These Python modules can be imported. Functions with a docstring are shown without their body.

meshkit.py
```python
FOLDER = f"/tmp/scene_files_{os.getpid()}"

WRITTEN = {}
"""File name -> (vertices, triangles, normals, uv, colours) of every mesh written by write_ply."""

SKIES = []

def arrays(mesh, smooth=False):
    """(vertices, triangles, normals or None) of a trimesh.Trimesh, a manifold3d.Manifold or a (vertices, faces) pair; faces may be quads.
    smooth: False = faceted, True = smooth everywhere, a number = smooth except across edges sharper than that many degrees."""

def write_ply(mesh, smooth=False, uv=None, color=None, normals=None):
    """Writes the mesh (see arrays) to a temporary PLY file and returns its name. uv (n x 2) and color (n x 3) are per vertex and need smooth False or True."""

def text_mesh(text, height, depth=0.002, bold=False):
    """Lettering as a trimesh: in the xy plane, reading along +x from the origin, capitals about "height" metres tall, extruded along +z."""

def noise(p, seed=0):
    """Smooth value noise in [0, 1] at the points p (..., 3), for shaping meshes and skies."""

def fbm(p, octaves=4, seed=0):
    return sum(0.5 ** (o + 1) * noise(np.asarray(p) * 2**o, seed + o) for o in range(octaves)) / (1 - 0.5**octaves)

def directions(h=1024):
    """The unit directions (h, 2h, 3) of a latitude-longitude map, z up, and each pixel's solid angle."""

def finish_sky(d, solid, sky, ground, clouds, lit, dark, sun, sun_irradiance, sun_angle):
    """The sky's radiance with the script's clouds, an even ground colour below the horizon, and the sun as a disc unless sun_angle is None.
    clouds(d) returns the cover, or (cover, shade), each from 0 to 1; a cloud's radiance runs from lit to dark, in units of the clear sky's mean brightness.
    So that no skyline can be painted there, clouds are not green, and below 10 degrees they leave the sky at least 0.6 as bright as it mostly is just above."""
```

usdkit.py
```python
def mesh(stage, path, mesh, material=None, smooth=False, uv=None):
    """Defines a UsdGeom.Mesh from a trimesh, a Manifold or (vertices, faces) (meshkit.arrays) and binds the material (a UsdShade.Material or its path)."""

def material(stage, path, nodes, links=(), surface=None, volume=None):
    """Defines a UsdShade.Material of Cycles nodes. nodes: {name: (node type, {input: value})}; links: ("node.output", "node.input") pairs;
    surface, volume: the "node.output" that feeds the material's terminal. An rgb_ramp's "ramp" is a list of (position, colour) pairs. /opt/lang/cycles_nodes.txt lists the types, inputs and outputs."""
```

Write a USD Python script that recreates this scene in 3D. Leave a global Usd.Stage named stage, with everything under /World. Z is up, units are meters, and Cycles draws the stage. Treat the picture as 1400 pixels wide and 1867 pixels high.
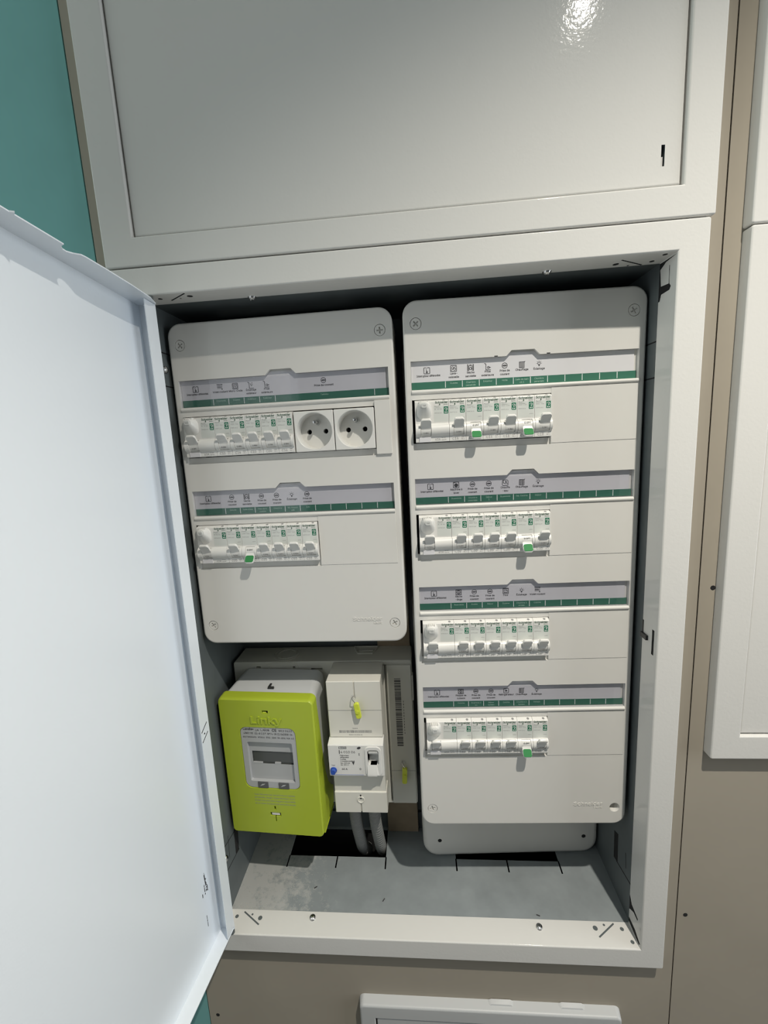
import math, random, re
import numpy as np, trimesh, manifold3d
import shapely.geometry as sg, shapely.affinity as sa
from shapely.ops import unary_union
import usdkit, meshkit
from pxr import Usd, UsdGeom, UsdLux, UsdShade, Gf, Vt

random.seed(7); rng = np.random.default_rng(7)
stage = Usd.Stage.CreateInMemory()
UsdGeom.SetStageUpAxis(stage, 'Z'); UsdGeom.SetStageMetersPerUnit(stage, 1.0)
world = UsdGeom.Xform.Define(stage, '/World'); stage.SetDefaultPrim(world.GetPrim())
UsdGeom.Scope.Define(stage, '/World/Looks')
FLOOR = 1.84           # the top left corner of the four-row board hangs 1.84 m above the floor
MM = 0.001             # everything below is modelled in millimetres from that corner: x right, y into the wall, z up

def mat4(r, t):
    m = np.eye(4); m[:3, :3] = r; m[:3, 3] = t
    return m
def to_m(m):           # millimetre placement -> metre placement over the floor
    o = m.copy(); o[:3, 3] = m[:3, 3] * MM + [0, 0, FLOOR]
    return o
def gf(m): return Gf.Matrix4d(*np.asarray(m).T.ravel().tolist())
def rotz(deg):
    a = math.radians(deg)
    return np.array([[math.cos(a), -math.sin(a), 0], [math.sin(a), math.cos(a), 0], [0, 0, 1.0]])

# ------------------------------------------------------------------ camera, light, exposure
CAM_POS = np.array([9.07014149, -482.94099542, -140.90466044])
CAM_AXES = np.array([[0.99594325, -0.0403674, -0.08042089], [0.07254252, -0.16860889, 0.98300998], [-0.05324124, -0.98485609, -0.16499653]])
FOCAL_PX = 792.62
cam = UsdGeom.Camera.Define(stage, '/World/camera')
u_, s_, vt_ = np.linalg.svd(CAM_AXES); ax = u_ @ vt_
cam.AddTransformOp().Set(gf(to_m(mat4(np.stack([ax[:, 0], -ax[:, 1], -ax[:, 2]], 1), CAM_POS))))
cam.CreateHorizontalApertureAttr(36.0); cam.CreateVerticalApertureAttr(36.0 * 1867 / 1400)
cam.CreateFocalLengthAttr(FOCAL_PX * 36.0 / 1400)
cam.CreateClippingRangeAttr(Gf.Vec2f(0.02, 100.0))
cam.CreateExposureAttr(0.0)

LAMP = np.array([345.0, -560.0, 620.0])     # the ceiling downlight in front of the cabinets
def key_light(parent):
    l = UsdLux.SphereLight.Define(stage, parent + '/bulb_light')
    l.CreateRadiusAttr(0.011); l.CreateIntensityAttr(1.0); l.CreateExposureAttr(13.65); l.CreateNormalizeAttr(False)
    l.CreateColorAttr(Gf.Vec3f(1.0, 0.94, 0.835))
    s = UsdLux.ShapingAPI.Apply(l.GetPrim())
    s.CreateShapingConeAngleAttr(59.5); s.CreateShapingConeSoftnessAttr(1.0)
    return l
dome = UsdLux.DomeLight.Define(stage, '/World/room_light')
dome.CreateIntensityAttr(0.03); dome.CreateColorAttr(Gf.Vec3f(0.90, 0.98, 1.0))
def area(name, pos, target, w, h, power, color):
    l = UsdLux.RectLight.Define(stage, '/World/' + name)
    z = np.array(pos, float) - np.array(target, float); z /= np.linalg.norm(z)
    x = np.cross([0, 0, 1.0], z); x /= np.linalg.norm(x); y = np.cross(z, x)
    l.AddTransformOp().Set(gf(to_m(mat4(np.stack([x, y, z], 1), pos))))
    l.CreateWidthAttr(w * MM); l.CreateHeightAttr(h * MM); l.CreateIntensityAttr(power); l.CreateColorAttr(Gf.Vec3f(*color))
    return l
area('window_light', (1900, -560, -100), (-260, -200, -350), 900, 1500, 3.2, (0.92, 0.97, 1.0))
area('side_light', (-1250, -500, 350), (-300, 0, 50), 700, 700, 2.9, (0.88, 1.0, 0.95))

# ------------------------------------------------------------------ materials
M = {}
def look(name, color, rough=0.5, metal=0.0, bump=0.0, bscale=900.0, spec=0.5, mottle=0.0, mscale=12.0, color2=None):
    n = {'p': ('principled_bsdf', {'base_color': color, 'roughness': rough, 'metallic': metal, 'specular_ior_level': spec})}
    k = []
    if bump or mottle: n['g'] = ('texture_coordinate', {})
    if bump:
        n['n'] = ('noise_texture', {'scale': bscale, 'detail': 1.0})
        n['b'] = ('bump', {'strength': 1.0, 'distance': bump})
        k += [('g.object', 'n.vector'), ('n.fac', 'b.height'), ('b.normal', 'p.normal')]
    if mottle:
        c2 = color2 or tuple(c * (1 - mottle) for c in color)
        n['m'] = ('noise_texture', {'scale': mscale, 'detail': 5.0, 'roughness': 0.6})
        n['r'] = ('rgb_ramp', {'ramp': [(0.3, c2), (0.7, color)]})
        k += [('g.object', 'm.vector'), ('m.fac', 'r.fac'), ('r.color', 'p.base_color')]
    M[name] = usdkit.material(stage, '/World/Looks/' + name, n, k, surface='p.BSDF')
look('white_paint', (0.735, 0.73, 0.705), 0.06, bump=0.00008, bscale=340, spec=0.14)
look('door_paint', (0.855, 0.91, 0.97), 0.27, bump=0.00006, bscale=420)
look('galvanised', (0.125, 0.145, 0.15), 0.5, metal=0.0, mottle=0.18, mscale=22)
M['dusty_steel'] = usdkit.material(stage, '/World/Looks/dusty_steel', {
    'p': ('principled_bsdf', {'roughness': 0.65}), 'g': ('texture_coordinate', {}), 'm': ('noise_texture', {'scale': 26.0, 'detail': 5.0, 'roughness': 0.6}),
    'r': ('rgb_ramp', {'ramp': [(0.3, (0.235, 0.262, 0.272)), (0.7, (0.30, 0.332, 0.345))]}), 'x': ('separate_xyz', {}),
    'a': ('map_range', {'from_min': -0.11, 'from_max': -0.245, 'to_min': 0.0, 'to_max': 0.34}), 'n2': ('noise_texture', {'scale': 60.0, 'detail': 6.0, 'roughness': 0.75}),
    's': ('math', {'math_type': 'add'}), 'd': ('rgb_ramp', {'ramp': [(0.62, (0, 0, 0)), (0.80, (0.75, 0.75, 0.75))]}), 'b': ('separate_color', {}), 'c': ('mix_color', {'b': (0.50, 0.50, 0.485)})},
    [('g.object', 'm.vector'), ('m.fac', 'r.fac'), ('g.object', 'x.vector'), ('x.x', 'a.value'), ('g.object', 'n2.vector'), ('a.result', 's.value1'), ('n2.fac', 's.value2'), ('s.value', 'd.fac'),
     ('d.color', 'b.color'), ('b.r', 'c.fac'), ('r.color', 'c.a'), ('c.result', 'p.base_color')], surface='p.BSDF')
look('plaster_dust', (0.62, 0.60, 0.57), 0.95, mottle=0.3, mscale=70)
look('board_plastic', (0.745, 0.735, 0.70), 0.38, bump=0.00003, bscale=1500)
look('module_plastic', (0.80, 0.795, 0.765), 0.30)
look('module_grey', (0.64, 0.65, 0.63), 0.4)
look('print_tint', (0.69, 0.715, 0.68), 0.45)
look('paper', (0.72, 0.715, 0.735), 0.7)
look('green_band', (0.036, 0.162, 0.107), 0.6)
look('green_badge', (0.025, 0.17, 0.095), 0.5)
look('green_plastic', (0.04, 0.235, 0.075), 0.6, spec=0.25)
look('ink', (0.06, 0.06, 0.065), 0.7)
look('grey_ink', (0.27, 0.27, 0.27), 0.7)
look('pale_ink', (0.42, 0.60, 0.50), 0.7)
look('logo_ink', (0.05, 0.11, 0.07), 0.6)
look('white_ink', (0.80, 0.82, 0.80), 0.6)
look('dark_hole', (0.012, 0.012, 0.013), 0.9)
look('black_plastic', (0.03, 0.03, 0.032), 0.4)
look('lime_plastic', (0.43, 0.53, 0.036), 0.40, bump=0.00004, bscale=1200)
look('meter_grey', (0.56, 0.575, 0.58), 0.42)
look('bezel_grey', (0.47, 0.48, 0.49), 0.4)
look('lcd', (0.075, 0.08, 0.078), 0.2)
look('button_grey', (0.10, 0.10, 0.105), 0.4)
look('ivory_plastic', (0.76, 0.745, 0.68), 0.38)
look('plate_plastic', (0.60, 0.595, 0.54), 0.45)
look('blue_plastic', (0.03, 0.09, 0.42), 0.35)
look('seal_yellow', (0.66, 0.74, 0.07), 0.35)
look('steel', (0.62, 0.62, 0.62), 0.22, metal=1.0)
look('conduit', (0.24, 0.245, 0.24), 0.5)
look('wood', (0.37, 0.29, 0.20), 0.8, mottle=0.25, mscale=30)
look('plasterboard', (0.40, 0.36, 0.295), 0.85, mottle=0.07, mscale=9)
look('green_plasterboard', (0.225, 0.52, 0.505), 0.85, mottle=0.12, mscale=7)
look('ceiling_paint', (0.70, 0.70, 0.68), 0.9)
look('floor_screed', (0.33, 0.32, 0.30), 0.9, mottle=0.2, mscale=5)
M['clear_cover'] = usdkit.material(stage, '/World/Looks/clear_cover', {
    't': ('transparent_bsdf', {'color': (0.93, 0.93, 0.945)}), 'g': ('glossy_bsdf', {'roughness': 0.06}), 'm': ('mix_closure', {'fac': 0.05})},
    [('t.BSDF', 'm.closure1'), ('g.BSDF', 'm.closure2')], surface='m.closure')
M['lens'] = usdkit.material(stage, '/World/Looks/lens', {'e': ('emission', {'color': (1, 0.95, 0.86), 'strength': 6.0})}, surface='e.emission')

# ------------------------------------------------------------------ prims
used = {}
def numbered(parent, name):
    k = (parent, name); i = used.get(k, 0); used[k] = i + 1
    return f'{parent}/{name}' if i == 0 else f'{parent}/{name}_{i:03d}'
def tag(p, label=None, cat=None, group=None, kind=None):
    for k, v in (('label', label), ('category', cat), ('group', group), ('kind', kind)):
        if v: p.SetCustomDataByKey(k, v)
    return p
def thing(name, label, cat, m=None, group=None, kind=None):
    x = UsdGeom.Xform.Define(stage, numbered('/World', name))
    x.AddTransformOp().Set(gf(to_m(np.eye(4) if m is None else m)))
    return tag(x.GetPrim(), label, cat, group, kind)
def part(parent, name, mesh, material, label=None, smooth=30):
    path = numbered(str(parent.GetPath()), name)
    if not isinstance(mesh, trimesh.Trimesh):
        v, f, _ = meshkit.arrays(mesh); mesh = trimesh.Trimesh(v, f, process=False)
    m = mesh.copy(); m.vertices = np.asarray(m.vertices) * MM
    p = usdkit.mesh(stage, path, m, M[material], smooth=smooth).GetPrim()
    if label: tag(p, label)
    return p
def copy_of(src, m, label, group=None):
    x = UsdGeom.Xform.Define(stage, numbered('/World', re.sub(r'_[0-9]{3}$', '', src.GetName())))
    x.GetPrim().GetReferences().AddInternalReference(src.GetPath())
    x.GetPrim().SetInstanceable(True)
    x.ClearXformOpOrder(); x.MakeMatrixXform().Set(gf(to_m(m)))
    tag(x.GetPrim(), label, src.GetCustomDataByKey('category'), group)
    return x.GetPrim()

# ------------------------------------------------------------------ mesh helpers (millimetres)
def cat(*ms):
    ms = [m for g in ms for m in (g if isinstance(g, (list, tuple)) else [g])]
    return trimesh.util.concatenate(ms)
def hull(pts): return trimesh.convex.convex_hull(np.asarray(pts, float))
def bx(x0, x1, y0, y1, z0, z1, c=0.0):
    c = min(c, 0.45 * min(x1 - x0, y1 - y0, z1 - z0))
    if c <= 0:
        b = trimesh.creation.box([x1 - x0, y1 - y0, z1 - z0]); b.apply_translation([(x0 + x1) / 2, (y0 + y1) / 2, (z0 + z1) / 2]); return b
    p = []
    for x, sx in ((x0, 1), (x1, -1)):
        for y, sy in ((y0, 1), (y1, -1)):
            for z, sz in ((z0, 1), (z1, -1)):
                p += [(x, y + sy * c, z + sz * c), (x + sx * c, y, z + sz * c), (x + sx * c, y + sy * c, z)]
    return hull(p)
def cyl(a, b, r0, r1=None, n=20):
    a, b = np.array(a, float), np.array(b, float); r1 = r0 if r1 is None else r1
    d = (b - a) / np.linalg.norm(b - a); t = np.cross(d, [0.3, 0.5, 0.81]); t /= np.linalg.norm(t); s = np.cross(d, t)
    w = np.linspace(0, 2 * np.pi, n, endpoint=False); ring = np.outer(np.cos(w), t) + np.outer(np.sin(w), s)
    v = np.vstack([a + ring * r0, b + ring * r1, a, b]); f = []
    for i in range(n):
        j = (i + 1) % n
        f += [(i, j, n + j), (i, n + j, n + i), (2 * n, j, i), (2 * n + 1, n + i, n + j)]
    m = trimesh.Trimesh(v, f, process=False); m.fix_normals(); return m
def rrect(x0, z0, x1, z1, r, n=6):
    r = max(min(r, (x1 - x0) / 2 - 1e-3, (z1 - z0) / 2 - 1e-3), 1e-4); p = []
    for cx, cz, a0 in ((x1 - r, z0 + r, -90), (x1 - r, z1 - r, 0), (x0 + r, z1 - r, 90), (x0 + r, z0 + r, 180)):
        for i in range(n + 1):
            a = math.radians(a0 + 90 * i / n); p.append((cx + r * math.cos(a), cz + r * math.sin(a)))
    return np.array(p)
def loft(loops):
    n = len(loops[0]); v = np.vstack(loops); f = []
    for k in range(len(loops) - 1):
        for i in range(n):
            j = (i + 1) % n; a, b, c, d = k * n + i, k * n + j, (k + 1) * n + j, (k + 1) * n + i
            f += [(a, b, c), (a, c, d)]
    return trimesh.Trimesh(v, f, process=False)
def at_y(p, y): return np.column_stack([p[:, 0], np.full(len(p), float(y)), p[:, 1]])
def cap(poly, y, front=True):
    out = []
    for g in getattr(poly, 'geoms', [poly]):
        v, f = trimesh.creation.triangulate_polygon(g, engine='earcut')
        v3 = np.column_stack([v[:, 0], np.full(len(v), float(y)), v[:, 1]]); f = np.asarray(f)
        nrm = np.cross(v3[f[:, 1]] - v3[f[:, 0]], v3[f[:, 2]] - v3[f[:, 0]])[:, 1]
        f = np.where(((nrm > 0) == front)[:, None], f[:, ::-1], f)
        out.append(trimesh.Trimesh(v3, f, process=False))
    return cat(out)
def hole_walls(poly, y0, y1):
    out = []
    for g in getattr(poly, 'geoms', [poly]):
        p = np.array(g.exterior.coords)[:-1]; out.append(loft([at_y(p, y0), at_y(p, y1)]))
    return cat(out)
def pillow(x0, z0, x1, z1, r, yf, yb, fil, holes=None, n=6, k=4, back=True):
    """A rounded slab: front at yf with its edge rounded by fil, sides back to yb, holes cut in its front."""
    L = [at_y(rrect(x0, z0, x1, z1, r, n), yb)]
    for i in range(k + 1):
        a = math.pi / 2 * i / k; ins = fil * (1 - math.cos(a)); y = yf + fil * (1 - math.sin(a))
        L.append(at_y(rrect(x0 + ins, z0 + ins, x1 - ins, z1 - ins, max(r - ins, 0.05), n), y))
    face = sg.Polygon(L[-1][:, [0, 2]])
    if holes is not None: face = face.difference(holes)
    ms = [loft(L), cap(face, yf, True)]
    if back: ms.append(cap(sg.Polygon(L[0][:, [0, 2]]), yb, False))
    return cat(ms)
def prism(poly, y0, y1):
    """shapely polygon in x,z extruded from y0 (front) to y1 (back)."""
    ms = []
    for g in getattr(poly, 'geoms', [poly]):
        m = trimesh.creation.extrude_polygon(g, y1 - y0, engine='earcut')
        v = np.array(m.vertices); m.vertices = np.column_stack([v[:, 0], y1 - v[:, 2], v[:, 1]])
        ms.append(m)
    return cat(ms)
def xprism(yz, x0, x1):
    """closed profile of (y, z) points extruded along x."""
    p = sg.Polygon(yz).buffer(0); p = max(getattr(p, 'geoms', [p]), key=lambda g: g.area); m = trimesh.creation.extrude_polygon(p, x1 - x0, engine='earcut'); v = np.array(m.vertices)
    m.vertices = np.column_stack([v[:, 2] + x0, v[:, 0], v[:, 1]]); m.fix_normals(); return m
def man(m):
    m = m.copy(); m.merge_vertices()
    return manifold3d.Manifold(manifold3d.Mesh(np.asarray(m.vertices, np.float32), np.asarray(m.faces, np.uint32)))
def cut(a, *bs):
    r = man(a)
    for b in bs: r = r - man(b)
    o = r.to_mesh(); return trimesh.Trimesh(o.vert_properties[:, :3], o.tri_verts, process=False)
def lathe(prof, c, n=28, axis='y'):
    """(r, y) profile turned about the y axis (or z axis) through c."""
    w = np.linspace(0, 2 * np.pi, n, endpoint=False); L = []
    for r, y in prof:
        a, b = r * np.cos(w), r * np.sin(w)
        L.append(np.column_stack([c[0] + a, np.full(n, c[1] + y), c[2] + b] if axis == 'y' else [c[0] + a, c[1] + b, np.full(n, c[2] + y)]))
    return loft(L)
def tube(path, rad, n=14):
    path = np.asarray(path, float); rad = np.broadcast_to(rad, len(path)); L = []; up = np.array([1.0, 0, 0])
    for i in range(len(path)):
        d = path[min(i + 1, len(path) - 1)] - path[max(i - 1, 0)]; d /= np.linalg.norm(d)
        s = np.cross(d, up); s /= np.linalg.norm(s); t = np.cross(s, d)
        w = np.linspace(0, 2 * np.pi, n, endpoint=False); L.append(path[i] + rad[i] * (np.outer(np.cos(w), s) + np.outer(np.sin(w), t)))
    m = loft(L); m.fix_normals(); return m
_tx = {}
def text(s, h, x, z, y, align='c', depth=0.08, bold=False, width=None):
    """Lettering standing in the x,z plane, its face turned to -y, capitals h high, baseline at z."""
    k = (s, bold)
    if k not in _tx:
        m = meshkit.text_mesh(s, 1.0, 1.0, bold); _tx[k] = m
    m = _tx[k].copy(); v = np.array(m.vertices); w = v[:, 0].max() * h; sx = h
    if width: sx = h * width / w; w = width
    x0 = x - (w / 2 if align == 'c' else w if align == 'r' else 0)
    m.vertices = np.column_stack([x0 + v[:, 0] * sx, y - v[:, 2] * depth, z + v[:, 1] * h]); return m
def lines(segs, w): return unary_union([sg.LineString(s).buffer(w / 2, cap_style=2, resolution=3) for s in segs])
def ring(cx, cz, r, w, n=10): return sg.Point(cx, cz).buffer(r, n).difference(sg.Point(cx, cz).buffer(r - w, n))
def frame_poly(x0, z0, x1, z1, w, r=0.04):
    o = sg.Polygon(rrect(x0, z0, x1, z1, r, 3)); return o.difference(sg.box(x0 + w, z0 + w, x1 - w, z1 - w))

# ------------------------------------------------------------------ the setting: boards, ceiling, floor
def struct(name, label=None): return thing(name, label, None, kind='structure')
YW = -28.0      # face of the plasterboard
def board(x0, x1, z0, z1, holes=()):
    p = sg.box(x0, z0, x1, z1)
    for h in holes: p = p.difference(sg.box(*h))
    return prism(p, YW, YW + 13)
wb = struct('wall_back', 'plasterboard wall of joined boards round the white cabinets')
part(wb, 'plasterboard', board(-306.0, 295.0, -FLOOR * 1000, 655, [(-266, -766, 262, 20), (-266, 50, 262, 640)]), 'plasterboard', 'beige plasterboard', smooth=False)
part(wb, 'plasterboard', board(296.3, 1250, -FLOOR * 1000, 655, [(335, -480, 870, 10), (335, 40, 870, 620)]), 'plasterboard', 'beige plasterboard', smooth=False)
part(wb, 'plasterboard', board(-1250, -307.3, -FLOOR * 1000, 655), 'green_plasterboard', 'blue-green moisture plasterboard', smooth=False)
part(wb, 'stud', bx(270, 330, YW + 13, YW + 60, -FLOOR * 1000, 655), 'galvanised', smooth=False)
part(wb, 'stud', bx(-330, -268, YW + 13, YW + 60, -FLOOR * 1000, 655), 'galvanised', smooth=False)
for hx, hz in ((306, -719), (309.5, -311), (-294.5, -909)):
    part(wb, 'screw_hole', lathe([(0.01, -0.3), (2.2, -0.3), (2.9, 0.2)], (hx, YW, hz), 14), 'dark_hole')
cl = struct('ceiling'); part(cl, 'ceiling_board', cut(bx(-1250, 1250, -2600, 140, 655, 668), cyl((LAMP[0], LAMP[1], 640), (LAMP[0], LAMP[1], 680), 40, n=32)), 'ceiling_paint', smooth=False)
fl = struct('floor'); part(fl, 'screed', bx(-1250, 1250, -2600, 140, -FLOOR * 1000 - 20, -FLOOR * 1000), 'floor_screed', smooth=False)

dl = thing('recessed_downlight', 'small round recessed ceiling downlight above the cabinets', 'ceiling light', mat4(np.eye(3), LAMP))
part(dl, 'trim_ring', lathe([(40, 34), (46, 34), (46, 32.4), (38, 31.5), (36, 34), (34, 60), (0.01, 60)], (0, 0, 0), 36, 'z'), 'white_paint')
key_light(str(dl.GetPath()))

# ------------------------------------------------------------------ sheet-metal cabinets
YF = -40.0      # front of the cabinet frames
def bezel(x0, x1, z0, z1, w, yf=YF, yback=-27.0, ylip=-10.0, f=1.6, top=None):
    wt = w if top is None else top
    def ring_at(ins, y): return at_y(rrect(x0 + ins, z0 + ins, x1 - ins, z1 - ins, max(2.0 - ins, 0.2), 3), y)
    def inner(d, y): return at_y(rrect(x0 + w - d, z0 + w - d, x1 - w + d, z1 - wt + d, 0.4, 3), y)
    L = [ring_at(0, yback)]
    for i in range(5):
        a = math.pi / 2 * i / 4; L.append(ring_at(f * (1 - math.cos(a)), yf + f * (1 - math.sin(a))))
    for i in range(5):
        a = math.pi / 2 * (1 - i / 4); L.append(inner(f * (1 - math.cos(a)), yf + f * (1 - math.sin(a))))
    L.append(inner(0, ylip))
    L.append(inner(-0.0 + 1.0, ylip)); L.append(inner(1.0, yback + 2)); L.append(ring_at(1.0, yback + 2)); L.append(ring_at(1.0, yback)); L.append(L[0])
    return loft(L)
X0, X1, Z0, Z1, FW = -291.5, 277.7, -783.0, 38.0, 27.0
XI0, XI1, ZI0, ZI1 = X0 + FW, X1 - FW, Z0 + 27, 12.0   # opening

cab = thing('electrical_cabinet', 'open white steel wall cabinet holding both distribution boards and the green meter', 'electrical cabinet')
def lower_bezel():
    f = 1.6
    def o(ins, y): return at_y(rrect(X0 + ins, Z0 + ins, X1 - ins, Z1 - ins, max(2.0 - ins, 0.2), 3), y)
    def i_(d, y): return at_y(rrect(XI0 - d, ZI0 - d, XI1 + d, ZI1 + d, 0.4, 3), y)
    L = [o(0, -27)]
    for k in range(5):
        a = math.pi / 2 * k / 4; L.append(o(f * (1 - math.cos(a)), YF + f * (1 - math.sin(a))))
    for k in range(5):
        a = math.pi / 2 * (1 - k / 4); L.append(i_(f * (1 - math.cos(a)), YF + f * (1 - math.sin(a))))
    L += [i_(0, -10), i_(0.8, -10), i_(0.8, -26), o(1, -26), o(1, -27), L[0]]
    return loft(L)
part(cab, 'front_frame', lower_bezel(), 'white_paint', 'white painted front frame')
YB = 120.0
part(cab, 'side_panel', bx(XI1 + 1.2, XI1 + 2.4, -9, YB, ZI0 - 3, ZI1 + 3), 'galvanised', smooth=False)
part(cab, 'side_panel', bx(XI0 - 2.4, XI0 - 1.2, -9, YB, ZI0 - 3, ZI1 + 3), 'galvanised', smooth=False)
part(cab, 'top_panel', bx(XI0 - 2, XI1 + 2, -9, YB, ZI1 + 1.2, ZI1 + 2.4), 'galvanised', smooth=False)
bp = sg.box(XI0 - 2, -9.5, XI1 + 2, YB)        # floor of the cabinet in x,y with its knock-outs bent away
for a, b in ((-207.5, -61.0), (42.5, 189.5)):
    bp = bp.difference(sg.box(a, 69, b, 116))
    for sx in (a, (a + b) / 2, b): bp = bp.difference(sg.box(sx - 1.0, 51, sx + 1.0, 70))
def flat_z(poly, z0, z1):
    m = cat([trimesh.creation.extrude_polygon(g, z1 - z0, engine='earcut') for g in getattr(poly, 'geoms', [poly])]); m.apply_translation([0, 0, z0]); return m
part(cab, 'bottom_panel', flat_z(bp, ZI0 - 1.9, ZI0 - 0.8), 'dusty_steel', 'dusty grey steel bottom', smooth=False)
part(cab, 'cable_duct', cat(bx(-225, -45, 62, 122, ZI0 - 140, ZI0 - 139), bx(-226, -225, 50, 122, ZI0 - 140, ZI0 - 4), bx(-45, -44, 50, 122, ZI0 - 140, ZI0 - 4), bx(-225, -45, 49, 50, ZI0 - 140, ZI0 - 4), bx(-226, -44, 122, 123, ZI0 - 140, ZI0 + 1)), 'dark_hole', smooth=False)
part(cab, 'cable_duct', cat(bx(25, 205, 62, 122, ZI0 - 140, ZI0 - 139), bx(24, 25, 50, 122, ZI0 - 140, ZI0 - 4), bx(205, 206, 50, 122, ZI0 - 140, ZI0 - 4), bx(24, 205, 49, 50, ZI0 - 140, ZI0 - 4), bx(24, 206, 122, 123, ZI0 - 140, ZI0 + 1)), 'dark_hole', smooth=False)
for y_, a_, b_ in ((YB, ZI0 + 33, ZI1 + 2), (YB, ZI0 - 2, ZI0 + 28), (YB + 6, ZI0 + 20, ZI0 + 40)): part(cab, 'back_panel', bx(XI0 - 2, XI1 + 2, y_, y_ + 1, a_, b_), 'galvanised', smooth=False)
def dust():
    pts, f = [], []
    for _ in range(420):
        t = rng.random(2); x = XI0 + 4 + 105 * t[0] ** 1.4; y = -8 + 55 * t[1] ** 1.2
        if y < 51: pts.append((x, y))
    ms = []
    for x, y in pts:
        s = 0.25 + 0.75 * rng.random() ** 3
        ms.append(hull(np.array([(x - s, y, ZI0 - 0.8), (x + s, y - s * .3, ZI0 - 0.8), (x, y + s, ZI0 - 0.8), (x, y, ZI0 - 0.8 + s * .5)])))
    return cat(ms)
part(cab, 'plaster_dust', dust(), 'plaster_dust', 'pale plaster crumbs on the bottom', smooth=False).SetCustomDataByKey('kind', 'stuff')
for x, y, a in ((-157, 22, 35), (141, -5, -20), (-60, 8, 60)):
    part(cab, 'debris_chip', bx(-2.2, 2.2, -.5, .5, ZI0 - .8, ZI0 + .1).apply_transform(trimesh.transformations.rotation_matrix(math.radians(a), [0, 0, 1])).apply_translation([x, y, 0]), 'ink', smooth=False)
# punched holes, bend slits and screws of the lips (thin dark recess faces set into the sheet)
def disc_on(c, nrm, r, n=14):
    c = np.array(c, float); nrm = np.array(nrm, float); return cyl(c - nrm * 0.6, c + nrm * 0.06, r, n=n)
ZS, ZT = ZI0, ZI1      # sill face, top lip face
def onsill(x, y, r): return disc_on((x, y, ZS), (0, 0, 1), r)
def slit(a, b, w):
    a, b = np.array(a, float), np.array(b, float); d = (b - a) / np.linalg.norm(b - a); n_ = np.array([-d[1], d[0]]) * w; return sg.Polygon([a + n_, b + n_, b - n_, a - n_])
for x, y, r in ((-254, -19, 2.3), (-234, -16, 1.3), (-222, -20, 2.8), (-259, -29, 1.6), (207, -18, 2.9), (219, -14, 1.4), (239, -18, 2.3), (245, -32, 2.2)): part(cab, 'punched_hole', onsill(x, y, r), 'galvanised')
for a, b in (((-246, -13), (-221, -28)), ((231.5, -12), (208, -28))): part(cab, 'bend_slit', flat_z(slit(a, b, 0.9), ZS - 0.6, ZS + 0.06), 'galvanised', smooth=False)
for x, y, r in ((-245, -27, 2.2), (-225, -24, 1.0), (-213, -28, 2.9), (206, -18, 2.8), (220, -12, 1.1), (239, -18, 2.2), (243, -33, 2.2)): part(cab, 'punched_hole', disc_on((x, y, ZT), (0, 0, -1), r), 'dark_hole')
for a, b in (((-214, -37), (-237, -20)), ((207, -28), (233, -11))): part(cab, 'bend_slit', flat_z(slit(a, b, 0.8), ZT - 0.06, ZT + 0.6), 'dark_hole', smooth=False)
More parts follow.
